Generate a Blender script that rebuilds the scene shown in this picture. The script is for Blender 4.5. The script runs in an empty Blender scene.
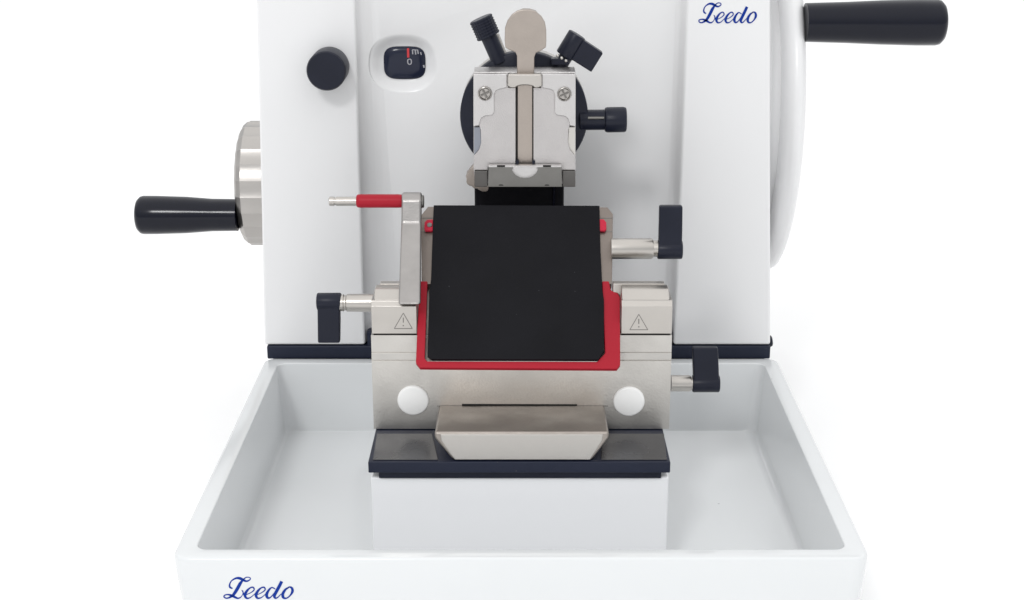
import bpy, bmesh, math, random
from mathutils import Vector, Matrix
random.seed(4)
S = bpy.context.scene
COL = S.collection
PI = math.pi

# ------------------------------------------------------------------ camera
F = 1500.0; PX0 = 521.0; PY0 = 300.0
TH = math.atan(482.0/1500.0); CT, ST = math.cos(TH), math.sin(TH)
CAM = Vector((0.0, -0.826, 0.526))
cd = bpy.data.cameras.new('camera'); cam = bpy.data.objects.new('camera', cd); COL.objects.link(cam)
cam.location = CAM; cam.rotation_euler = (PI/2-TH, 0, 0)
cd.sensor_width = 36; cd.lens = F/1024*36; cd.shift_x = -(PX0-512)/1024; cd.clip_start = 0.05; cd.clip_end = 500
S.camera = cam

def ray(px, py):
    u = (px-PX0)/F; v = (py-PY0)/F
    return Vector((u, CT-v*ST, -ST-v*CT))
def at(px, py, y):                     # the point of the vertical plane y
    r = ray(px, py); return CAM + r*((y-CAM.y)/r.y)
def atz(px, py, z):
    r = ray(px, py); return CAM + r*((z-CAM.z)/r.z)
def X(px, py, y): return at(px, py, y).x
def Z(py, y): return at(PX0, py, y).z
def mm(px, y, py=250):                 # size of px pixels at depth y
    r = ray(PX0, py); return px*((y-CAM.y)/r.y)/F

# ------------------------------------------------------------------ materials
def mat(name, col, rough=.4, metal=0., bump=0., bscale=300., rvar=0., rscale=20., cvar=0., cscale=15., coat=0., stretch=None, spec=.5):
    m = bpy.data.materials.new(name); m.use_nodes = True
    nt = m.node_tree; N = nt.nodes; L = nt.links; b = N['Principled BSDF']
    b.inputs['Base Color'].default_value = (*col, 1); b.inputs['Roughness'].default_value = rough
    b.inputs['Metallic'].default_value = metal; b.inputs['Coat Weight'].default_value = coat
    b.inputs['Coat Roughness'].default_value = .12; b.inputs['Specular IOR Level'].default_value = spec
    tc = N.new('ShaderNodeTexCoord')
    def noise(sc, det=4, st=None):
        n = N.new('ShaderNodeTexNoise'); n.inputs['Scale'].default_value = sc; n.inputs['Detail'].default_value = det
        if st:
            mp = N.new('ShaderNodeMapping'); mp.inputs['Scale'].default_value = st
            L.new(tc.outputs['Object'], mp.inputs['Vector']); L.new(mp.outputs['Vector'], n.inputs['Vector'])
        else: L.new(tc.outputs['Object'], n.inputs['Vector'])
        return n
    if bump:
        n = noise(bscale, 3, stretch); bp = N.new('ShaderNodeBump'); bp.inputs['Strength'].default_value = bump; bp.inputs['Distance'].default_value = .0003
        L.new(n.outputs['Fac'], bp.inputs['Height']); L.new(bp.outputs['Normal'], b.inputs['Normal'])
    if rvar:
        n = noise(rscale, 5, stretch and tuple(s*.4 for s in stretch)); r = N.new('ShaderNodeMapRange')
        r.inputs['From Min'].default_value = .3; r.inputs['From Max'].default_value = .7
        r.inputs['To Min'].default_value = max(.03, rough-rvar); r.inputs['To Max'].default_value = rough+rvar
        L.new(n.outputs['Fac'], r.inputs['Value']); L.new(r.outputs['Result'], b.inputs['Roughness'])
    if cvar:
        n = noise(cscale, 6); r = N.new('ShaderNodeMapRange')
        r.inputs['From Min'].default_value = .3; r.inputs['From Max'].default_value = .7
        r.inputs['To Min'].default_value = 1-cvar; r.inputs['To Max'].default_value = 1+cvar
        mx = N.new('ShaderNodeVectorMath'); mx.operation = 'SCALE'; mx.inputs[0].default_value = col
        L.new(n.outputs['Fac'], r.inputs['Value']); L.new(r.outputs['Result'], mx.inputs['Scale']); L.new(mx.outputs['Vector'], b.inputs['Base Color'])
    return m
M = {}
M['paint']  = mat('white enamel', (.775,.775,.78), .32, bump=.10, bscale=420, rvar=.02, cvar=.004, coat=.25)
M['tray']   = mat('white tray enamel', (.712,.728,.736), .15, bump=.10, bscale=260, rvar=.05, rscale=12, cvar=.008, coat=.4)
M['steel']  = mat('satin steel', (.57,.55,.52), .38, 1, bump=.35, bscale=700, rvar=.07, rscale=60, cvar=.07, cscale=14)
M['cast']   = mat('bead blasted aluminium', (.59,.575,.57), .42, 1, bump=.6, bscale=1300, rvar=.05, rscale=80, cvar=.03, cscale=60)
M['brush']  = mat('brushed steel', (.50,.475,.445), .33, 1, bump=.12, bscale=300, rvar=.05, rscale=50, cvar=.04, cscale=30, stretch=(1,6,6))
M['ground'] = mat('ground steel', (.37,.335,.305), .42, 1, bump=.4, bscale=500, rvar=.12, rscale=40, cvar=.12, cscale=35)
M['tan']    = mat('tan nickel', (.41,.362,.325), .40, 1, bump=.4, bscale=600, rvar=.1, rscale=60, cvar=.08, cscale=60)
M['dull']   = mat('dull steel', (.20,.195,.185), .45, 1, bump=.3, bscale=500, cvar=.08, cscale=50)
M['black']  = mat('black anodised', (.011,.013,.024), .36, bump=.15, bscale=900, rvar=.06, rscale=60, cvar=.12, cscale=40, spec=.22)
M['grip']   = mat('black gloss plastic', (.004,.005,.012), .17, bump=.05, bscale=300, rvar=.05, spec=.28)
M['matte']  = mat('matte black coating', (.0055,.0055,.0075), .6, bump=.3, bscale=1500, rvar=.05, cvar=.15, cscale=30, spec=.12)
M['navy']   = mat('navy anodised', (.014,.018,.036), .42, bump=.2, bscale=900, cvar=.1, spec=.25)
M['film']   = mat('scuffed dark plate', (.055,.055,.060), .24, .25, bump=.15, bscale=200, rvar=.12, rscale=30, cvar=.25, cscale=18)
M['red']    = mat('red anodised', (.36,.010,.024), .42, .0, bump=.2, bscale=700, rvar=.06, cvar=.05, spec=.2)
M['redp']   = mat('red plastic', (.48,.018,.045), .4, spec=.2)
M['plug']   = mat('white plastic', (.84,.84,.83), .35)
M['ink']    = mat('blue ink', (.005,.034,.27), .5, spec=.1)
M['white']  = mat('white print', (.36,.36,.39), .5)
M['redink'] = mat('red print', (.6,.03,.04), .5)
M['etch']   = mat('etched mark', (.17,.16,.15), .6)
M['glass']  = mat('dark dial', (.016,.020,.040), .15, spec=.25)
M['table']  = mat('white table', (.94,.94,.94), .6, cvar=.004, spec=.2)
M['wing']   = mat('dull nickel', (.225,.195,.175), .42, 1, bump=.4, bscale=600, rvar=.1, rscale=60, cvar=.08, cscale=60)
M['arm']    = mat('sanded aluminium', (.36,.345,.335), .40, 1, bump=.4, bscale=1300, rvar=.08, rscale=70, cvar=.06, cscale=90)
def specks(m, col, amt=.0, scale=260):      # sparse dust grains on a dark coating
    nt = m.node_tree; N = nt.nodes; L = nt.links; b = N['Principled BSDF']
    tc = N.new('ShaderNodeTexCoord'); v = N.new('ShaderNodeTexVoronoi'); v.inputs['Scale'].default_value = scale
    L.new(tc.outputs['Object'], v.inputs['Vector'])
    r = N.new('ShaderNodeMath'); r.operation = 'LESS_THAN'; r.inputs[1].default_value = .16; L.new(v.outputs['Distance'], r.inputs[0])
    sp = N.new('ShaderNodeSeparateColor'); L.new(v.outputs['Color'], sp.inputs[0])
    k = N.new('ShaderNodeMath'); k.operation = 'GREATER_THAN'; k.inputs[1].default_value = 1-amt; L.new(sp.outputs[0], k.inputs[0])
    mu = N.new('ShaderNodeMath'); mu.operation = 'MULTIPLY'; L.new(r.outputs[0], mu.inputs[0]); L.new(k.outputs[0], mu.inputs[1])
    mx = N.new('ShaderNodeMix'); mx.data_type = 'RGBA'; mx.inputs['B'].default_value = (*col, 1)
    src = b.inputs['Base Color'].links[0].from_socket if b.inputs['Base Color'].links else None
    if src: L.new(src, mx.inputs['A'])
    else: mx.inputs['A'].default_value = b.inputs['Base Color'].default_value
    L.new(mu.outputs[0], mx.inputs['Factor']); L.new(mx.outputs['Result'], b.inputs['Base Color'])
specks(M['matte'], (.035,.035,.04), .012, 330); specks(M['navy'], (.05,.05,.06), .03, 330); specks(M['tray'], (.50,.51,.52), .0025, 170)
M['jaw']    = mat('blasted aluminium plate', (.53,.51,.505), .44, 1, bump=.8, bscale=1300, rvar=.05, rscale=80, cvar=.03, cscale=60)
M['bright'] = mat('polished steel', (.80,.79,.77), .22, 1, rvar=.06, rscale=80)
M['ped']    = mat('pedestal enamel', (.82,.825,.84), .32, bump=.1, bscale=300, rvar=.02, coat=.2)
M['screw']  = mat('worn screw steel', (.40,.38,.36), .28, 1, rvar=.1, rscale=300)
M['foot']   = mat('dark steel', (.13,.125,.12), .42, 1, bump=.3, bscale=500, cvar=.08, cscale=50)
M['nosef']  = mat('lit nose front steel', (.50,.48,.455), .36, 1, bump=.25, bscale=500, rvar=.08, rscale=40, cvar=.06, cscale=40)  # nose front's brighter reflection put into a lighter steel colour
M['notchshade']  = mat('shaded steel', (.25,.265,.30), .3, 1, rvar=.05)  # dark bluish reflection in the left notch, put into the colour
M['wheelm'] = mat('turned aluminium', (.46,.44,.42), .36, 1, bump=.2, bscale=400, rvar=.08, cvar=.03)
M['void']   = mat('slot shadow gap', (.012,.011,.010), .8)  # near-black colour stands in for the shade inside gaps and slots

# ------------------------------------------------------------------ mesh helpers
def add(bm, vs, fs, mtx=None):
    v = [bm.verts.new((mtx @ Vector(p)) if mtx else p) for p in vs]
    for f in fs:
        try: bm.faces.new([v[i] for i in f])
        except ValueError: pass
def box(bm, x0, x1, y0, y1, z0, z1, mtx=None):
    add(bm, [(x0,y0,z0),(x1,y0,z0),(x1,y1,z0),(x0,y1,z0),(x0,y0,z1),(x1,y0,z1),(x1,y1,z1),(x0,y1,z1)],
        [(0,3,2,1),(4,5,6,7),(0,1,5,4),(1,2,6,5),(2,3,7,6),(3,0,4,7)], mtx)
def loft(bm, rings, caps=(True, True)):            # rings: equal lists of 3D points
    n = len(rings[0]); R = [[bm.verts.new(p) for p in r] for r in rings]
    for a, b in zip(R, R[1:]):
        for i in range(n):
            j = (i+1) % n
            try: bm.faces.new((a[i], a[j], b[j], b[i]))
            except ValueError: pass
    if caps[0]: bm.faces.new(list(reversed(R[0])))
    if caps[1]: bm.faces.new(R[-1])
def prism_xz(bm, pts, y0, y1):                     # pts (x,z)
    loft(bm, [[Vector((x,y0,z)) for x,z in pts], [Vector((x,y1,z)) for x,z in pts]])
def prism_px(bm, pts, y0, y1, yref=None):          # outline given at depth yref, real thickness y0..y1
    yr = y0 if yref is None else yref
    q = [at(px,py,yr) for px,py in pts]
    prism_xz(bm, [(p.x,p.z) for p in q], y0, y1)
def prism_yz(bm, pts, x0, x1):
    loft(bm, [[Vector((x0,y,z)) for y,z in pts], [Vector((x1,y,z)) for y,z in pts]])
def lathe(bm, prof, o, d, n=48, rfun=None):        # prof [(t along axis, radius)]
    o = Vector(o); d = Vector(d).normalized(); q = d.to_track_quat('Z', 'Y').to_matrix()
    rings = []
    for t, r in prof:
        ring = []
        for i in range(n):
            a = 2*PI*i/n; rr = r*(rfun(a) if rfun else 1)
            ring.append(o + d*t + q @ Vector((math.cos(a)*rr, math.sin(a)*rr, 0)))
        rings.append(ring)
    loft(bm, rings)
def rcyl(L, r, e=.0008):                           # rod profile with small round edges
    return [(0, r-e), (e*.3, r-e*.3), (e, r), (L-e, r), (L-e*.3, r-e*.3), (L, r-e)]
def obj(name, bm, m, parent=None, bevel=0., seg=2, ang=35, bake=False, cut=None, label=None):
    bmesh.ops.recalc_face_normals(bm, faces=bm.faces)
    me = bpy.data.meshes.new(name); bm.to_mesh(me); bm.free()
    o = bpy.data.objects.new(name, me); COL.objects.link(o); me.materials.append(M[m])
    for p in me.polygons: p.use_smooth = True
    me.set_sharp_from_angle(angle=math.radians(ang))
    if bevel:
        b = o.modifiers.new('bevel', 'BEVEL'); b.width = bevel; b.segments = seg; b.limit_method = 'ANGLE'; b.angle_limit = math.radians(ang)
        b.harden_normals = not cut
    if cut:
        for c in cut:
            md = o.modifiers.new('cut', 'BOOLEAN'); md.operation = 'DIFFERENCE'; md.object = c; md.solver = 'EXACT'
        dg = bpy.context.evaluated_depsgraph_get(); dg.update()
        nm = bpy.data.meshes.new_from_object(o.evaluated_get(dg))
        o.modifiers.clear(); o.data = nm; nm.name = name
        for p in nm.polygons: p.use_smooth = True
        nm.set_sharp_from_angle(angle=math.radians(28))
        for c in cut: bpy.data.objects.remove(c)
    if parent:
        o.parent = parent; o.matrix_parent_inverse = Matrix.Translation(-WL[parent.name]) if parent.name in WL else Matrix()
    if label: o['label'] = label
    return o
WL = {}
def thing(name, label, cat, loc):
    o = bpy.data.objects.new(name, None); COL.objects.link(o); o.location = loc; o.empty_display_size = .03
    o['label'] = label; o['category'] = cat; WL[o.name] = Vector(loc); return o
def B(): return bmesh.new()

def spline(P, k=8):
    out = []
    for i in range(len(P)-1):
        p0 = P[max(i-1,0)]; p1 = P[i]; p2 = P[i+1]; p3 = P[min(i+2,len(P)-1)]
        for j in range(k):
            t = j/k
            out.append(tuple(.5*((2*b)+(-a+c)*t+(2*a-5*b+4*c-d)*t*t+(-a+3*b-3*c+d)*t**3) for a,b,c,d in zip(p0,p1,p2,p3)))
    out.append(P[-1]); return out
def strokes(bm, ST_, place, th=.00015, smooth=True):  # ST_: lists of (x, y, width); place(x, y, lift) -> 3D
    for k, P in enumerate(ST_):
        Q = spline([tuple(map(float,p)) for p in P]) if smooth else P
        lo = th*.15*k
        ring = []
        for i, (x, y, w) in enumerate(Q):
            a = Q[max(i-1,0)]; b = Q[min(i+1,len(Q)-1)]
            dx, dy = b[0]-a[0], b[1]-a[1]; l = math.hypot(dx,dy) or 1
            nx, ny = -dy/l*w/2, dx/l*w/2
            ring.append([place(x+nx,y+ny,0), place(x-nx,y-ny,0), place(x-nx,y-ny,th+lo), place(x+nx,y+ny,th+lo)])
        loft(bm, ring)
# the script word, drawn in a 1024 x 512 field (12.8 units per picture pixel)
WORD = [
 [(212,172,14),(186,158,22),(180,128,18),(200,82,14),(248,50,22),(292,50,32),(330,70,30),(366,84,20),(402,66,14),(404,44,12),(372,36,12),(345,50,14),(322,74,20)],
 [(322,76,20),(296,112,36),(262,178,38),(228,236,34),(196,270,24),(150,290,16),(120,278,16),(122,256,14),(160,246,16),(210,262,30),(262,290,20),(296,280,12),(318,250,8),(326,218,14),(312,192,8)],
 [(322,196,8),(330,236,16),(342,260,20)],
 [(362,246,8),(410,222,10),(446,188,14),(436,158,16),(404,164,16),(366,204,28),(346,252,32),(362,288,22),(400,284,12),(440,250,8),(466,220,8)],
 [(482,246,8),(528,222,10),(566,188,14),(556,158,16),(524,164,16),(486,204,28),(466,252,32),(482,288,22),(520,284,12),(560,250,8),(586,220,8)],
 [(676,178,10),(640,160,14),(606,192,24),(582,244,34),(592,284,26),(622,280,14),(660,232,8),(690,184,8)],
 [(748,86,34),(722,142,36),(690,206,36),(666,258,34),(676,288,20),(702,280,12),(742,236,7)],
 [(826,158,12),(790,182,24),(760,232,32),(762,278,28),(796,290,14),(838,256,16),(864,206,30),(856,164,24),(826,154,12),(806,176,8)],
]

# ------------------------------------------------------------------ setting
bm = B(); box(bm, -60, 60, -20, 120, -.03, 0)
o = obj('table_surface', bm, 'table'); o['kind'] = 'structure'; o['label'] = 'plain white table top'

# ------------------------------------------------------------------ waste tray
TRY0, TRY1, TRZ, TRW = -.011, .342, .10, .2115
def rrect(x0, x1, y0, y1, z, r, n=8):
    pts = []
    for cx, cy, a0 in ((x1-r,y1-r,0),(x0+r,y1-r,PI/2),(x0+r,y0+r,PI),(x1-r,y0+r,1.5*PI)):
        for i in range(n+1):
            a = a0 + PI/2*i/n; pts.append(Vector((cx+r*math.cos(a), cy+r*math.sin(a), z)))
    return pts
bm = B()
def ring(ins, z, r, back=0): return rrect(-TRW+ins, TRW-ins, TRY0+ins, TRY1-min(ins,.0125 if not back else ins), z, r)
ri = .0125
R = [ring(.010, .0, .010), ring(.0085, .004, .012)]
for t in (0., .3, .6, .85): R.append(ring(.0085*(1-t)**1.3, .004+(TRZ-.008)*t, .011))
R += [ring(.0, TRZ-.0026, .010), ring(.0003, TRZ-.0010, .010), ring(.0010, TRZ-.0002, .009), ring(.0020, TRZ, .009),
      ring(ri-.0009, TRZ, .0075), ring(ri-.0002, TRZ-.0002, .0075), ring(ri, TRZ-.0008, .0075), ring(ri+.0035, .046, .0085),
      ring(ri+.0040, .0428, .009), ring(ri+.0052, .0410, .009), ring(ri+.0070, .0405, .009)]
loft(bm, R)
tray = obj('waste_tray', bm, 'tray', ang=60)
tray['label'] = 'wide open white tray with blue lettering on its front wall, below the machine'; tray['category'] = 'waste tray'
bm = B()
def on_tray(x, y, l):
    px = 215 + (x-30*0)/11.38; py = 565 + (y-0)/11.38
    p = at(px, py, TRY0+.0008)
    T = [(0.,.0085),(.3,.0085*.7**1.3),(.6,.0085*.4**1.3),(.85,.0085*.15**1.3),(1.05,0.)]; t = (p.z-.004)/(TRZ-.008)
    for (t0_,o0),(t1_,o1_) in zip(T, T[1:]):
        if t <= t1_: break
    off = o0+(o1_-o0)*(t-t0_)/(t1_-t0_)
    return Vector((p.x, TRY0+off+.00005-l, p.z))
# same word, drawn a touch wider
def tf(P, sx, ox, sy, oy): return [[(x*sx+ox, y*sy+oy, w*1.0) for x,y,w in s] for s in P]
strokes(bm, tf(WORD, 1.045, -22, .98, 100), on_tray)
obj('lettering', bm, 'ink', tray)
bm = B()   # faint oblong recess edge pressed into the tray floor
def pill(cx, cy, hx, r, z, n=10):
    return [Vector((cx+(hx-r)*s+r*math.cos(a), cy+r*math.sin(a), z)) for s, a0 in ((1,-PI/2),(-1,PI/2)) for a in [a0+PI*i/n for i in range(n+1)]]

# ------------------------------------------------------------------ microtome
mic = thing('microtome', 'white bench machine with black crank handles, side wheels and blue lettering, behind the tray', 'microtome', (0,.5,0))
YF, YP = .345, .362
zb, zt = Z(345, YF), .44
def col(pb, pt, y):                  # line through two pixels (rows 345 and 0), run up to zt
    a = at(pb, 345, YF); b = at(pt, 0, YF); k = (zt-a.z)/(b.z-a.z)
    return (a.x, y), (a.x+(b.x-a.x)*k, y)
yk = .655
def mixc(pb, pt, y): return col(pb, pt, y)
plan = [col(264.5,256.5,yk), col(264.5,256.5,YF), col(365,355,YF)]
for i in range(1, 13):               # concave wall: steep at first, then fading into the panel
    t = i/12; u = 1-math.cos(t*PI/2); d = math.sin(t*PI/2)**.9
    plan.append(col(365+34*u*u**.15+1.2*t, 355+22*u*u**.15+1.0*t, YF+(YP-YF)*d))
plan += [col(664,678,YP), col(668,681,YP-.0008), col(670.5,683,YP-.003), col(672,685,YP-.007), col(673.5,687,YF), col(770.5,770.5,YF), col(770.5,770.5,yk)]
bm = B()
lo = [Vector((p[0][0], p[0][1], zb)) for p in plan]; hi = [Vector((p[1][0], p[1][1], zt)) for p in plan]
loft(bm, [lo, hi])
# dish round the counter window
def sup(cx, cz, a, b, y, n=64, e=2.4):
    out = []
    for i in range(n):
        t = 2*PI*i/n; c, s = math.cos(t), math.sin(t)
        out.append(Vector((cx+a*math.copysign(abs(c)**(2/e),c), y, cz+b*math.copysign(abs(s)**(2/e),s))))
    return out
c = at(404, 63.5, YP); a0, b0 = mm(34.5, YP, 64), mm(29.5, YP, 64); a1, b1 = mm(21.0, YP, 64), mm(16.5, YP, 64)
wd = .0070
rings = [sup(c.x, c.z, a0*1.02, b0*1.02, YP-.004), sup(c.x, c.z, a0*1.01, b0*1.01, YP-.00005)]
for i in range(1, 13):
    t = i/12; s = math.sin(t*PI/2)
    rings.append(sup(c.x, c.z-.0004*t, a0+(a1-a0)*(t**1.0), b0+(b1-b0)*(t**1.0), YP + wd*(.25*s+.75*(.5-.5*math.cos(PI*t)))))
cutb = B(); loft(cutb, rings); bmesh.ops.recalc_face_normals(cutb, faces=cutb.faces)
cm = bpy.data.meshes.new('cut'); cutb.to_mesh(cm); cutb.free(); co = bpy.data.objects.new('cut', cm); COL.objects.link(co)
housing = obj('housing', bm, 'paint', mic, bevel=.0026, seg=4, ang=30, cut=[co])
# lettering on the right column
bm = B()
def on_house(x, y, l):
    p = at(690+x*.975/12.8, y/12.8, YF); return Vector((p.x, YF-.00005-l, p.z))
strokes(bm, WORD, on_house); obj('lettering', bm, 'ink', housing)
# counter window
wy = YP+wd-.0002
bm = B(); rr = [sup(c.x, c.z-.0004, a1*1.0, b1*1.0, wy-.0004, e=3.6), sup(c.x, c.z-.0004, a1*.97, b1*.97, wy-.0012, e=3.6), sup(c.x, c.z-.0004, a1*.6, b1*.6, wy-.0016, e=3.2)]
loft(bm, rr)
win = obj('counter_window', bm, 'glass', mic, ang=60)
def on_win(x, y, l):
    p = at(360+x/6.67, 20+y/6.67, wy-.0017); return Vector((p.x, wy-.0017-l, p.z))
bm = B(); strokes(bm, [[(320,188,15),(322,250,15)]], on_win, smooth=False); obj('pointer_line', bm, 'redink', win)
bm = B(); strokes(bm, [[(330,260,6),(341,266,7),(342,288,7),(331,296,6),(320,288,7),(319,267,7),(330,260,6)]], on_win); obj('digit', bm, 'white', win)
bm = B(); strokes(bm, [[(350,198,8),(352,228,8)],[(368,198,9),(372,230,9)],[(384,199,8),(389,226,8)],[(348,198,5),(386,200,5)],[(404,214,8),(409,232,7)],[(424,300,10),(428,318,9)]], on_win, smooth=False); obj('scale_marks', bm, 'white', win)
# round knob on the left column
p = at(326.2, 71, YF-.024); r = mm(20.0, YF-.030, 71)
bm = B(); lathe(bm, [(0,r*.9),(0,r),(.023,r),(.0238,r-.0003),(.025,r-.0010),(.025,0.0001)], (p.x, YF-.0006, p.z), (0,-1,0), 64)
obj('lock_knob', bm, 'black', mic, ang=40)
# trim strip under the housing and lower base
bm = B(); xl, xr = X(268,345,YF)-.001, X(770,345,YF)+.0005
box(bm, xl, xr, YF-.001, yk-.003, .0985, zb-.0006)
trim = obj('base_trim', bm, 'navy', mic, bevel=.0012)
bm = B(); box(bm, X(367,340,YF), X(672,340,YF), YF+.0005, YP+.01, zb-.004, Z(331.5,YF+.0005)); obj('trim_step', bm, 'navy', mic, bevel=.001)
bm = B(); box(bm, xl+.003, xr-.003, YF+.001, yk-.006, .002, .0983); obj('lower_base', bm, 'paint', mic, bevel=.003)
bm = B(); lathe(bm, rcyl(.0075,.005,.002), (xr-.004, YF+.012, zb-.0015), (1,0,.15), 24); obj('tray_latch', bm, 'black', mic)
# coarse wheel, left side
WY = .452
cw = at(247, 183, WY-.045); wc = at(247,183,WY)
r = mm(62, WY, 183)
xh = min(v.x for v in lo)
x_out = X(235, 200, WY-.05)-.001
bm = B()
def flute(a): 
    k = (a*24/(2*PI)) % 1; return 1 - .022*math.sin(PI*k)**.8
Lw = xh - x_out - .002
lathe(bm, [(0,r),(Lw-.006,r),(Lw-.002,r-.0035),(Lw,r-.0075),(Lw,r*.5)], (xh-.002,WY,wc.z), (-1,0,0), 24*8, flute)
cwheel = obj('coarse_wheel', bm, 'wheelm', mic, ang=20)
bm = B(); hy = WY-.040; hp = at(186, 215, hy); hx = x_out+.0005; he = X(137, 215, hy); L = hx-he
r1, r0 = mm(19.3, hy, 215), mm(16.3, hy, 215)
lathe(bm, [(0,r0*.98),(L*.25,r0*1.0),(L*.5,r0*1.12),(L*.8,r1*.995),(L-.006,r1),(L-.0035,r1-.0006),(L-.001,r1-.003),(L,r1-.006),(L,.001)], (hx,hy,hp.z), (-1,0,0), 48)
obj('wheel_handle', bm, 'grip', cwheel, ang=50)
# hand wheel, right side
HY = .502; hc = at(780, 96, HY); R_ = .1545; x0h = .2085; x1h = .2275
bm = B()
e = .009
prof = [(0,.02),(0,R_-.018),(0.0008,R_-.012),(.003,R_-.005),(.007,R_-.0012),(.011,R_),(.0145,R_-.0015),(.0165,R_-.005),(.0185,R_-.011),(.019,R_-.018),(.0165,R_-.03),(.015,.06),(.015,.02)]
lathe(bm, prof, (x0h,HY,hc.z), (1,0,0), 128)
wheel = obj('hand_wheel', bm, 'paint', mic, ang=60)
xs = X(770.5,100,YF)
bm = B(); lathe(bm, [(0,.139),(.006,.139),(.0085,.136),(x0h-xs+.004,.134)], (xs-.002,HY,hc.z), (1,0,0), 96); obj('wheel_flange', bm, 'paint', wheel, ang=40)
hy = .375; hp = at(870, 22.5, hy); xe = X(944.5, 23, hy); L = xe-x1h+.002; r1 = mm(22.8, hy, 22); r0 = mm(19.2, hy, 22)
bm = B(); lathe(bm, [(0,r0),(L*.3,r0*1.06),(L*.55,r1*.96),(L*.8,r1),(L-.007,r1),(L-.004,r1-.0007),(L-.0012,r1-.0035),(L,r1-.007),(L,.001)], (x1h-.002,hy,hp.z), (1,0,0), 48)
obj('wheel_handle', bm, 'grip', wheel, ang=50)
# pedestal and black base plate
PZ = .13; yfp = atz(521, 462, PZ).y
xa, xb = X(368,462,yfp), X(670.5,462,yfp)
zl = Z(473, yfp)
bm = B(); box(bm, xa, xb, yfp, .33, zl, PZ); plate = obj('base_plate', bm, 'navy', mic, bevel=.0006)
bm = B(); box(bm, X(379,478,yfp+.003), X(661,478,yfp+.003), yfp+.002, .33, Z(478.5,yfp+.002), zl-.0002); obj('plate_lip', bm, 'black', mic, bevel=.0006)
zp = Z(478.5,yfp+.002)
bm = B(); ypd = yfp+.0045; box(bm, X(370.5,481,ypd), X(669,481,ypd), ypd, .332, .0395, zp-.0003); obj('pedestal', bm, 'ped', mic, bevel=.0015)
for s, (pa, pb_) in enumerate(((376,438),(603,667))):
    q = [atz(pa+(0 if s else 1),434.5,PZ), atz(pb_-(3 if s else 6),434.5,PZ), atz(pb_,460.5,PZ), atz(pa-(0 if s else 3)-(2 if s else 0),460.5,PZ)]
    bm = B(); loft(bm, [[Vector((v.x,v.y,PZ+h)) for v in q] for h in (.0001,.0007)]); obj('wear_plate', bm, 'film', plate, bevel=.0002)
# arm that carries the clamp
YA = .262
bm = B(); box(bm, X(474.5,190,YA), X(564,190,YA), YA, YP+.003, Z(260,YA), Z(130,YA)); arm = obj('specimen_arm', bm, 'matte', mic, bevel=.0015)
bm = B(); box(bm, X(553,190,YA), X(555,190,YA), YA-.0008, YA+.0005, Z(259,YA), Z(140,YA)); obj('guide_strip', bm, 'grip', arm)

# ------------------------------------------------------------------ specimen clamp
YC = .212
cl = thing('specimen_clamp', 'silver clamp head on a round black disc with black knobs and a tan tongue', 'specimen clamp', (at(524,130,YC).x,.26,at(524,130,YC).z))
YD = YC+.034
dc = at(524, 116.2, YD); rd = mm(64, YD, 117)
bm = B(); lathe(bm, [(0,rd*.4),(0,rd-.0012),(.0004,rd-.0005),(.0012,rd),(.010,rd),(.0105,rd-.002)], (dc.x,YD,dc.z), (0,1,0), 96); obj('pivot_disc', bm, 'black', cl, ang=40)
bm = B(); lathe(bm, [(0,rd-.003),(.0,rd-.0002),(.012,rd-.0002),(.014,rd-.002),(.014,rd*.6)], (dc.x,YD+.0107,dc.z+.0003), (0,1,0), 96); obj('disc_ring', bm, 'steel', cl, ang=40)
bm = B(); lathe(bm, [(0,rd*.55),(YP-YD-.02,rd*.55)], (dc.x,YD+.022,dc.z), (0,1,0), 64); obj('pivot_neck', bm, 'steel', cl, ang=40)
def mir(P): return [(1049-x, y) for x, y in reversed(P)]
CXM = 524.5
bm = B(); prism_px(bm, [(473.2,74),(576,74),(576,171),(575,187),(474.5,187),(473.2,171)], YC+.0092, YC+.032, YC); block = obj('clamp_block', bm, 'cast', cl, bevel=.0006)
# bevelled top ledge
bp = [(474,127),(479,125),(480.5,130),(481,143),(479,150),(474,156),(474,170.5),(488,170.5),(488,167),(515.6,167),(515.6,88),(508,88),(508,75),(474,75)]
for P in (bp, mir(bp)):
    bm = B(); prism_px(bm, P, YC+.0010, YC+.0095, YC); obj('jaw_plate', bm, 'jaw', cl, bevel=.0004)
    nq = [(474,127.5),(480,127.5),(481,143),(479,150),(474,155.5)]
    if P is not bp: nq = mir(nq)
    bm = B(); prism_px(bm, nq, YC+.0035, YC+.0097, YC+.003); obj('side_notch', bm, 'notchshade' if P is bp else 'steel', cl)  # same notch both sides: left coloured as shaded, right as lit
ap = [(473.4,74),(507,74),(507,87.5),(500,89),(496,90.5),(494.2,94),(494.2,112),(492.5,115),(485,116),(481.5,118),(479.8,122),(479,125.5),(473.4,126.5)]
for P in (ap, mir(ap)):
    bm = B(); prism_px(bm, P, YC-.0006, YC+.0012, YC); obj('jaw_pad', bm, 'cast', cl, bevel=.0005)
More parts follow.
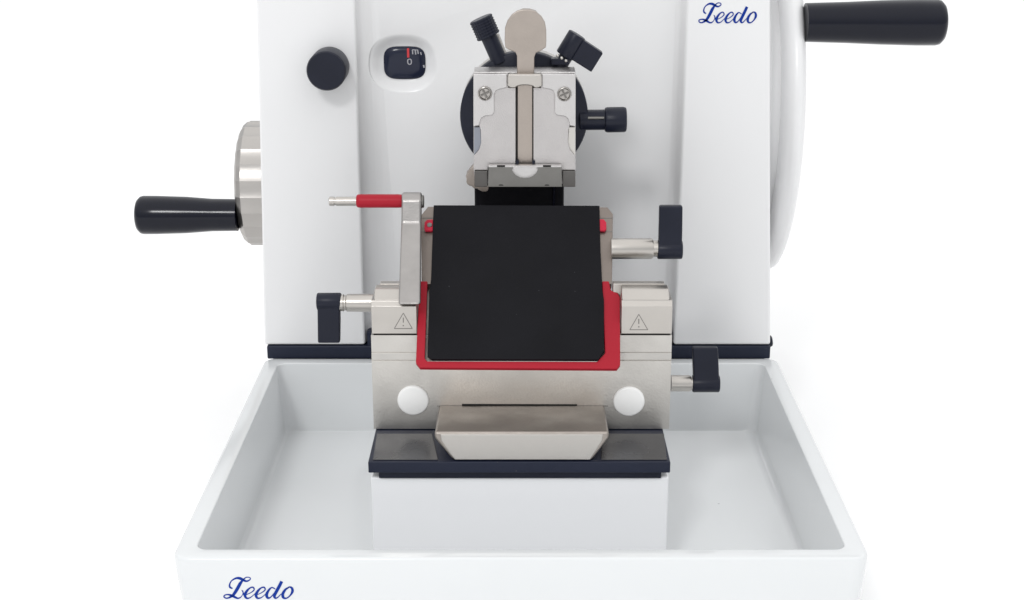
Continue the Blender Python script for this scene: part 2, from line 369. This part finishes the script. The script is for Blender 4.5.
for px, py in ((485,93.2),(564.3,93.8)):
    q = at(px, py, YC); r = mm(7.2, YC, 93)
    bm = B()
    lathe(bm, [(0,r),(.0010,r),(.0016,r*.93),(.0018,r*.84),(.0004,r*.76),(.0004,.0001)], (q.x,YC-.0003,q.z), (0,-1,0), 32)
    for k in range(4):
        a0 = k*PI/2+.45; pts = []
        for t in [i/6 for i in range(7)]:
            a = a0+.22+(PI/2-.44)*t; pts.append((q.x+r*.66*math.cos(a), q.z+r*.72*math.sin(a)))
        pts.append((q.x+r*.26*math.cos(a0+PI/4), q.z+r*.26*math.sin(a0+PI/4)))
        prism_xz(bm, pts, YC-.0016, YC-.0005)
    sc = obj('screw', bm, 'screw', cl, bevel=.00015, ang=30)
    bm = B()
    for k in range(2):
        a = .45+k*PI/2; dx, dz = math.cos(a)*r*.66, math.sin(a)*r*.66; nx_, nz_ = -math.sin(a)*r*.11, math.cos(a)*r*.11
        prism_xz(bm, [(q.x-dx-nx_,q.z-dz-nz_),(q.x+dx-nx_,q.z+dz-nz_),(q.x+dx+nx_,q.z+dz+nz_),(q.x-dx+nx_,q.z-dz+nz_)], YC-.0010-.0001*k, YC-.0004)
    obj('cross_slot', bm, 'etch', sc)
# tongue in the groove
TG = [(517,166),(517,56),(515.5,52.5),(511,50.5),(505.3,48),(504.6,40),(505,28),(507.5,20.5),(512,14.5),(517.5,10.8),(523,9.6),(530,9.8),(536,11.8),(541.5,16.5),(545,22.5),(546.3,30),(546.4,40),(546,47.5),(540.5,51),(536,53),(534.3,57),(534,166)]
bm = B(); prism_px(bm, TG, YC+.0042, YC+.0082, YC+.0042)
for v in bm.verts: pass
obj('tongue', bm, 'tan', cl, bevel=.0007, seg=3)
bm = B(); prism_px(bm, [(513,20),(518,12),(523,9.8),(530,10),(536,12),(541,18),(541,26),(513,26)], YC+.0085, YC+.014, YC+.0042); obj('tongue_back', bm, 'ground', cl, bevel=.0008)
for a, b_ in ((515.9,517.7),(532.2,534.4)):
    bm = B(); prism_px(bm, [(a,87),(b_,87),(b_,166),(a,166)], YC+.0036, YC+.0050, YC); obj('groove_shade', bm, 'void', cl)  # dark strips painted as the shade in the slits beside the tongue
for a, b_ in ((516,518.8),(532.2,535)):
    bm = B(); prism_px(bm, [(a,160.5),(b_,160.5),(b_,166),(a,166)], YC-.0002, YC+.0045, YC); obj('pin', bm, 'black', cl)
# bridge clip over the tongue
arc = [(508,74),(541.5,74),(542,77),(542,86.5),(538,88.2),(534.6,88.4)] + [(525+9.4*math.cos(t), 88+-2.6*math.sin(t)) for t in [PI*i/8 for i in range(1,8)]] + [(515.4,88.4),(511,88.2),(507.6,86.5),(507.6,77)]
bm = B(); prism_px(bm, arc, YC-.0032, YC+.004, YC-.003); obj('bridge_clip', bm, 'brush', cl, bevel=.0016, seg=4)
# front lip and dark feet
bm = B(); prism_px(bm, [(488.5,167),(561.5,167),(562,187),(488,187)], YC-.0058, YC+.0008, YC-.0058)
lip = obj('front_lip', bm, 'dull', cl, bevel=.0003)
bm = B(); n_ = 20                     # polished finger scoop: a shallow half dish facing up
A_ = [at(525-13.2*math.cos(PI*i/n_), 167+11*math.sin(PI*i/n_), YC-.0060) for i in range(n_+1)]
Bk = [at(525-10.5*math.cos(PI*i/n_), 167+7.5*math.sin(PI*i/n_), YC-.0062)+Vector((0,-.0005,0)) for i in range(n_+1)]
Ck = [at(525-6.0*math.cos(PI*i/n_), 167+3.2*math.sin(PI*i/n_), YC-.0060)+Vector((0,-.0001,0)) for i in range(n_+1)]
loft(bm, [[p+Vector((0,.0004,0)) for p in A_], A_, Bk, Ck])
obj('polished_scoop', bm, 'cast', lip, ang=70)
bm = B(); prism_px(bm, [(488.5,165.6),(561.5,165.6),(561.5,167.4),(488.5,167.4)], YC-.0058, YC-.0004, YC-.0058); obj('lip_edge', bm, 'cast', cl, bevel=.0003)
for a, b_ in ((474.4,487.6),(562.6,575.4)):
    bm = B(); prism_px(bm, [(a,171),(b_,171),(b_,187),(a,187)], YC-.001, YC+.0029, YC-.001); obj('clamp_foot', bm, 'foot', cl, bevel=.0004)
for px in (501, 547):
    bm = B(); prism_px(bm, [(px-4,165.2),(px+4,165.2),(px+4,167),(px-4,167)], YC-.0061, YC-.0057, YC-.006); obj('slot', bm, 'void', cl)
    bm = B(); prism_px(bm, [(px-2.5,185.6),(px+2.5,185.6),(px+1.5,184.6),(px-1.5,184.6)][::-1], YC-.0061, YC-.0057, YC-.006); obj('notch', bm, 'void', cl)
# worn tan nut at the lower left
bm = B(); prism_px(bm, [(475,165),(470,169),(465.5,177),(467.5,184),(474,188),(482,192),(487,191),(489.5,186),(484,180),(482,168)], YC+.012, YC+.022, YC+.012)
bmesh.ops.subdivide_edges(bm, edges=bm.edges[:], cuts=2, use_grid_fill=True)
for v in bm.verts: v.co += Vector((random.uniform(-1,1), random.uniform(-1,1), random.uniform(-1,1)))*.0004
obj('wing_nut', bm, 'tan', cl, bevel=.0008)
# knobs
def knurl(n, d): return lambda a: 1-d*(.5+.5*math.cos(n*a))
kp0, kp1, kh = at(500,62,YD+.004), at(488.7,36.5,YD+.004), at(480.5,18.0,YD+.004)
def knob(p0, p1, p2, rs, rh, name='clamp_knob', rib=True, sh='black'):
    d = (p2-p0).normalized(); Ls = (p1-p0).length; Lh = (p2-p1).length
    bm = B(); lathe(bm, [(0,rs),(Ls+.001,rs)], p0, d, 32); 
    hk = B()
    if rib:
        pr = [(0,rh*.7),(0,rh-.0006),(.0006,rh)]
        nb = 6
        for i in range(nb):
            t0 = .0012 + (Lh-.0024)*i/nb; t1 = .0012 + (Lh-.0024)*(i+1)/nb; w = (t1-t0)
            pr += [(t0+w*.15,rh),(t0+w*.35,rh-.0004),(t0+w*.65,rh-.0004),(t0+w*.85,rh)]
        pr += [(Lh-.0007,rh-.0001),(Lh,rh-.0009),(Lh,.0005)]
        lathe(hk, pr, p1, d, 96, knurl(24,.035))
    else: lathe(hk, [(0,rh*.7)]+[(t,r) for t,r in rcyl(Lh,rh,.0018)]+[(Lh,.0005)], p1, d, 48, knurl(30,.02))
    k = obj(name, hk, 'black', cl, ang=30); obj('shaft', bm, sh, k, ang=40)
    return k
knob(kp0, kp1, kh, mm(8.2,YD,40), mm(12.2,YD,30))
a = at(506,57,YD+.010); b_ = at(497,34,YD+.010); bm = B(); lathe(bm, [(0,.0016),((b_-a).length,.0016)], a, b_-a, 16); obj('guide_pin', bm, 'steel', cl)
knob(at(580,120,YD+.004), at(604.5,119.8,YD+.004), at(626.5,119.4,YD+.004), mm(10.2,YD,120), mm(12.8,YD,120), rib=False)
bm = B(); a = at(588,118,YD-.0035); b_ = at(604,118,YD-.0035); lathe(bm, [(0,.0010),((b_-a).length,.0010)], a, b_-a, 12); obj('guide_pin', bm, 'dull', cl)
# angled clamp lever
hub = at(566, 43, YD); end = at(597, 62, YD); ax = (end-hub).normalized()
perp = Vector((ax.z,0,-ax.x)); 
bm = B(); yv = Vector((0,1,0)); w = mm(11.3,YD,50)
def slab(bm, p, q, w0, w1, y0, y1):
    loft(bm, [[p-perp*w0+yv*y0, p+perp*w0+yv*y0, p+perp*w0+yv*y1, p-perp*w0+yv*y1], [q-perp*w1+yv*y0, q+perp*w1+yv*y0, q+perp*w1+yv*y1, q-perp*w1+yv*y1]])
slab(bm, at(577,49,YD), end, w*1.0, w*.98, -.004, .006)
o = obj('clamp_lever', bm, 'black', cl, bevel=.0009, seg=3)
bm = B(); lathe(bm, rcyl(mm(25,YD,50),mm(9.5,YD,50),.0008), at(571,45.3,YD)+perp*mm(12.5,YD,50)+Vector((0,.001,0)), -perp, 40); obj('lever_hub', bm, 'black', o, ang=40)
bm = B(); hb = at(566,56.5,YD+.002); lathe(bm, [(0,mm(7,YD,50)),(.010,mm(7,YD,50))], hb+perp*-.001, perp*-1 if perp.z>0 else perp, 24); obj('lever_shaft', bm, 'black', cl)
for i in range(3):
    q = at(557.5+4.2*i, 55.5+2.6*i, YD-.006); bm = B(); bmesh.ops.create_uvsphere(bm, u_segments=12, v_segments=8, radius=.0012, matrix=Matrix.Translation(q)); obj('stud', bm, 'steel', cl)
bm = B(); a = at(551,62,YD-.003); b_ = at(569,62,YD-.003); box(bm, a.x, b_.x, YD-.006, YD+.004, Z(64,YD), Z(57.5,YD)); obj('stud_seat', bm, 'black', cl, bevel=.001)

# ------------------------------------------------------------------ blade holder
YB = .118
bh = thing('blade_holder', 'steel blade holder with a red framed black plate, standing between the tray and clamp', 'blade holder', (0,YB+.05,PZ))
z361, z352, z335 = Z(361,YB), Z(352.5,YB+.002), Z(335,YB+.002)
def bx_(pxl, pxr, py): return X(pxl,py,YB), X(pxr,py,YB)
x0, x1 = bx_(372.5, 670.5, 390)
bm = B(); prism_yz(bm, [(YB,PZ+.0006),(YB,z361),(YB+.0008,z361+.0002),(YB+.0008,z361+.0006),(YB+.0002,z361+.0008),(YB+.0011,z352),(YB+.0018,z352+.0001),(YB+.0018,z352+.0004),(YB+.0014,z352+.0005),(YB+.0014,z335),(YB+.045,z335),(YB+.045,PZ+.0006)], x0, x1)
base = obj('holder_base', bm, 'steel', bh, bevel=.0008)
# lighter relief strip
z306, z290, z287, z283 = Z(306.5,YB+.001), Z(290,YB+.011), Z(287.5,YB+.014), Z(283,YB+.022)
def halves(l, r, py, y, lm=416.5, rm=621.5): return ((X(l,py,y), X(lm,py,y)), (X(rm,py,y), X(r,py,y)))
rails = []
for k in range(2):
    a_, b2 = halves(371.3, 672.3, 320, YB)[k]
    bm = B(); prism_yz(bm, [(YB+.001,z335+.0012),(YB+.001,z306),(YB+.0035,z306+.003),(YB+.0035,z306+.0036),(YB+.026,z306+.0036),(YB+.026,z335+.0012)], a_, b2)
    rail = obj('side_block', bm, 'brush', bh, bevel=.0007); rails.append(rail)
    bm = B(); box(bm, a_+.001, b2-.001, YB+.003, YB+.025, z335-.0005, z335+.0015); obj('gap_shade', bm, 'void', rail)  # dark filler standing in for shade in the gap, not a machine part
    a_, b2 = halves(374.5, 669, 295, YB+.01)[k]
    bm = B(); prism_yz(bm, [(YB+.0037,z306+.0034),(YB+.0085,z290-.002),(YB+.0105,z290),(YB+.0128,z287),(YB+.021,z287),(YB+.021,z306+.0034)], a_, b2); obj('block_cap', bm, 'brush', rail, bevel=.0008)
    a_, b2 = halves(379.5, 665, 285, YB+.02, 420, 613)[k]
    bm = B(); box(bm, a_, b2, YB+.0205, YB+.027, z306, z283); obj('block_ridge', bm, 'brush', rail, bevel=.0006)
# warning marks
def tri(cx, cy, w, h):
    T = [(cx,cy-h/2),(cx-w/2,cy+h/2),(cx+w/2,cy+h/2)]
    s = []
    for i in range(3):
        a, b_ = T[i], T[(i+1)%3]; s.append([(a[0],a[1],.75),(b_[0],b_[1],.75)])
    s.append([(cx,cy-3.2,1.0),(cx,cy+1.8,1.0)]); s.append([(cx,cy+4.2,1.2),(cx,cy+5.4,1.2)]); return s
for rail, cx, cy in ((rails[0],403.3,320.8),(rails[1],638.8,322)):
    bm = B()
    def onr(x,y,l): p = at(x,y,YB+.001); return Vector((p.x,YB+.001-l+.00003,p.z))
    strokes(bm, tri(cx,cy,18,15.5), onr, th=.0001, smooth=False); obj('warning_mark', bm, 'etch', rail)
# white plugs
for cx, cy in ((413,401),(629,402)):
    p = at(cx,cy,YB-.002); r = mm(15.7,YB,401)
    bm = B(); lathe(bm, [(0,r*.9),(0,r),(.0012,r),(.0021,r-.0004),(.0025,r-.0013),(.0025,.0005)], (p.x,YB+.0003,p.z), (0,-1,0), 48); obj('plug', bm, 'plug', base, ang=50)
# front nose
yn = yfp+.0015; zn = Z(432, yn); znb = PZ+.0003
def nx(px, py, y): return X(px,py,y)
t0, t1 = nx(434.5,432,yn), nx(609,432,yn); b0_, b1_ = nx(453,461,yn), nx(592,461,yn)
m0, m1 = nx(438,440,yn), nx(606,440,yn); zm = Z(440,yn)
tb0, tb1 = nx(437.5,405,YB), nx(607,405,YB); ztb = Z(405.5,YB)
bm = B()
fr = [(b0_,znb),(b1_,znb),(t1,zn-.0045),(t1,zn),(t0,zn),(t0,zn-.0045)]
loft(bm, [[Vector((x,yn,z)) for x,z in fr], [Vector((x,YB+.0008,z+(ztb-zn if z>znb+.01 else 0))) for x,z in fr]])
nose = obj('clamp_nose', bm, 'ground', bh, bevel=.0018, seg=3)
bm = B(); fr2 = [(b0_+.0012,znb+.0006),(b1_-.0012,znb+.0006),(t1-.0042,zn-.0058),(t1-.0038,zn-.0016),(t0+.0038,zn-.0016),(t0+.0042,zn-.0058)]
prism_xz(bm, fr2, yn-.0003, yn+.001); obj('nose_face', bm, 'nosef', nose, bevel=.0005)
bm = B(); prism_px(bm, [(462,404),(577,404.3),(577,406.4),(462,406.1)], YB-.0004, YB+.001, YB); obj('slot', bm, 'void', nose)
bm = B(); prism_px(bm, [(437,405.6),(608,405.6),(608,406.4),(437,406.4)], YB-.0002, YB+.001, YB); obj('seam', bm, 'etch', nose)
# tilted plane of the plate
PB = at(521,360,.100)
rt = ray(521,205); dt = (1.050); PT = CAM + rt*dt
PT.x = 0; PB.x = 0
V = (PT-PB).normalized(); Nn = Vector((1,0,0)).cross(V).normalized()
if Nn.y > 0: Nn = -Nn           # towards the camera
def onp(px, py, lift=0.):
    r_ = ray(px,py); o_ = PB; t = ((o_-CAM).dot(Nn)+lift)/r_.dot(Nn); return CAM + r_*t
def slabp(bm, pts, l0, l1):     # outline seen on the plane at l1, thickness down to l0
    P = [onp(x,y,l1) for x,y in pts]; loft(bm, [[p-Nn*(l1-l0) for p in P], P])
bm = B(); slabp(bm, [(433.6,205),(599.5,205.5),(600.5,250),(602,279),(602.5,290),(604,300),(604,351),(598.5,359.5),(432,359),(427.3,355.5),(429.3,291),(431,279)], .0002, .003)
obj('black_plate', bm, 'matte', bh, bevel=.0004)
bm = B(); slabp(bm, [(419.3,281),(427.5,281),(424.8,358),(427,361),(597,361.5),(605,353),(602,281),(609,281),(611,290),(618,293),(620,297),(620.3,364.5),(617,368.8),(420,367.6),(415.8,362.5)], -.0022, .0012)
rf = obj('red_frame', bm, 'red', bh, bevel=.0006)
bm = B(); slabp(bm, [(415.5,367),(618.5,368.2),(617,371),(419,369.6)], -.006, .0014)
bm.free()
bm = B(); slabp(bm, [(421,215),(428,206.5),(607.5,207),(613,214),(612,284),(421.5,284)], -.007, -.0004); sp = obj('side_plate', bm, 'wing', bh, bevel=.0005)
for (x0_,x1_) in ((421.3,434.5),(599.5,612.6)):
    for yy in (217.5, 231.0):
        bm = B(); slabp(bm, [(x0_,yy),(x1_,yy),(x1_,yy+.8),(x0_,yy+.8)], -.0006, -.00025); obj('seam', bm, 'etch', sp)
bm = B(); slabp(bm, [(433,219),(427,219.4),(424.5,222),(424.3,228),(425,230.3),(433,230.6)], -.0003, .0022); rb = obj('red_catch', bm, 'redp', bh, bevel=.0006)
bm = B(); q = onp(429.6,225,.0022); lathe(bm, [(0,.0020),(.0008,.0016),(.0008,.0003)], q-Nn*.0002, Nn, 20); obj('screw', bm, 'dull', rb)
bm = B(); slabp(bm, [(598,218.8),(604,219),(606.3,222),(606.5,229),(605,230.6),(598,230.4)], -.0003, .0022); obj('red_catch', bm, 'redp', bh, bevel=.0006)
# wedge behind the plate
a = onp(521,209,-.0072); b_ = onp(521,362,-.0045)
yk2 = YB+.07
bm = B(); prism_yz(bm, [(b_.y+.002,b_.z),(a.y,a.z),(a.y+.004,a.z),(YB+.08,Z(292,YB)),(YB+.07,z335-.03),(YB+.003,z335-.002),(YB+.003,b_.z-.004)], X(424,260,.15), X(609,260,.15))
obj('wedge', bm, 'ground', bh, bevel=.0006)
# lever arm on the left, with its rod
ya0, ya1, ya2 = .1105, .161, .165
def arm_pts(px, pts): return [at(px(py), py, y) for py, y in pts]
pth = [(304.5,ya0),(223,ya1),(200,ya2),(195.5,ya2+.003),(192.6,ya2+.007)]
lx = {304.5:398.3,223:401,200:401.3,195.5:401.4,192.6:401.4}; rx = {304.5:420.2,223:421,200:421.2,195.5:421.2,192.6:421.2}
bm = B(); rg = []
for py, y in pth:
    l = at(lx[py],py,y); r_ = at(rx[py],py,y); th = .006
    rg.append([l, r_, r_+Vector((0,th+.004*(py<201),-.002)), l+Vector((0,th+.004*(py<201),-.002))])
loft(bm, rg); la = obj('lever_arm', bm, 'arm', bh, bevel=.0016, seg=4, ang=12)
yr = ya2+.007; zr = Z(201.3,yr)
def xrod(name, px0, px1, py, y, rpx, m, parent, prof=None, n=40):
    xa_, xb_ = X(px0,py,y), X(px1,py,y); L_ = abs(xb_-xa_); r = mm(rpx,y,py); bm = B()
    lathe(bm, prof(L_,r) if prof else rcyl(L_,r,.0006), (xa_,y,Z(py,y)), (1 if xb_>xa_ else -1,0,0), n)
    return obj(name, bm, m, parent, ang=40)
rod = xrod('steel_rod', 402, 329, 201.3, yr, 4.6, 'brush', bh, lambda L_,r: [(0,r),(L_*.90,r),(L_*.902,r*.82),(L_*.925,r*.82),(L_*.927,r),(L_-.0005,r),(L_,r*.8),(L_,.0002)])
xrod('red_sleeve', 402, 356.5, 201.0, yr, 6.8, 'red', rod, lambda L_,r: [(0,r*.96),(L_*.1,r),(L_*.9,r),(L_-.0012,r*.97),(L_-.0003,r*.88),(L_,r*.75),(L_,r*.5)])
xrod('bolt_end', 420.5, 424, 201.5, yr, 6.4, 'dull', la)
# clamp levers
def paddle(name, pxa, pxb, pyh, pye, y, hubr, lean, dx=0.):
    xa_, xb_ = X(pxa,pyh,y), X(pxb,pyh,y); r = mm(hubr,y,pyh); zc = Z(pyh,y); ze = Z(pye,y); s = 1 if ze>zc else -1
    bm = B(); n = 10; th = .0042
    lathe(bm, rcyl(xb_-xa_,r,.0010), (xa_,y,zc), (1,0,0), 40)
    o1 = obj(name, bm, 'black', bh, ang=40)
    bm = B(); i = .0007
    L_ = abs(ze-zc)
    bot = [Vector((xa_+i,y-r*.80,zc)), Vector((xb_-i,y-r*.80,zc)), Vector((xb_-i,y+r*.55,zc)), Vector((xa_+i,y+r*.55,zc))]
    mid = [p+Vector((dx*.4,lean*.35,s*L_*.45)) for p in bot]
    top = [Vector((xa_+i+dx,y-r*.66+lean,zc+s*L_)), Vector((xb_-i+dx,y-r*.66+lean,zc+s*L_)), Vector((xb_-i+dx,y+r*.2+lean,zc+s*L_)), Vector((xa_+i+dx,y+r*.2+lean,zc+s*L_))]
    loft(bm, [bot, mid, top]); obj('grip_tab', bm, 'black', o1, bevel=.0012, seg=3); return o1
ptn = lambda L_,r: [(0,r*.9),(0,r),(L_*.9-.001,r),(L_*.9,r*.93),(L_*.905,r*.78),(L_*.97,r*.78),(L_,r*.78)]
yl = .134
xrod('clamp_shaft', 376, 340, 302.8, yl, 9.0, 'brush', bh, lambda L_,r: [(0,r),(L_*.5,r),(L_*.8,r*.98),(L_*.83,r*.85),(L_*.88,r*.85),(L_*.9,r*.95),(L_,r*.9)])
paddle('clamp_lever', 317, 341.3, 301.5, 341, yl, 8.8, -.001, -.0008)
yl = .165
xrod('clamp_shaft', 611, 657.5, 248.6, yl, 10.4, 'brush', bh, ptn)
paddle('clamp_lever', 657.3, 682.3, 249.5, 206.2, yl, 9.6, .004)
yl = .150
xrod('clamp_shaft', 671, 693, 383.3, yl, 8.2, 'brush', bh, ptn)
paddle('clamp_lever', 692.2, 719.5, 383.5, 347.5, yl, 8.8, .003, -.0015)

# ------------------------------------------------------------------ light
w = bpy.data.worlds.new('World'); S.world = w; w.use_nodes = True
nt = w.node_tree; N = nt.nodes; L = nt.links; bg = N['Background']
tc = N.new('ShaderNodeTexCoord'); sx = N.new('ShaderNodeSeparateXYZ'); L.new(tc.outputs['Generated'], sx.inputs[0])
r1 = N.new('ShaderNodeValToRGB'); r1.color_ramp.interpolation = 'EASE'
mr = N.new('ShaderNodeMapRange'); mr.inputs['From Min'].default_value = -1; mr.inputs['From Max'].default_value = 1
L.new(sx.outputs['Z'], mr.inputs['Value']); L.new(mr.outputs['Result'], r1.inputs['Fac'])
cr = r1.color_ramp; cr.elements[0].position = .46; cr.elements[0].color = (.47,.485,.50,1); cr.elements[1].position = .95; cr.elements[1].color = (1.0,1.0,1.0,1)
L.new(r1.outputs['Color'], bg.inputs['Color']); bg.inputs['Strength'].default_value = WS = 1.28
def area(name, loc, tgt, size, power, colr=(1,1,1)):
    l = bpy.data.lights.new(name, 'AREA'); l.shape = 'RECTANGLE'; l.size, l.size_y = size; l.energy = power; l.color = colr
    o = bpy.data.objects.new(name, l); COL.objects.link(o); o.location = loc
    o.rotation_euler = (Vector(tgt)-Vector(loc)).to_track_quat('-Z','Y').to_euler(); return o
area('softbox', (-1.2,-4.0,3.3), (0,.25,.15), (.7,.7), 62)

S.render.engine = 'CYCLES'
S.view_settings.view_transform = 'Standard'; S.view_settings.look = 'None'; S.view_settings.exposure = 0; S.view_settings.gamma = 1
S.render.resolution_x, S.render.resolution_y = 1024, 600
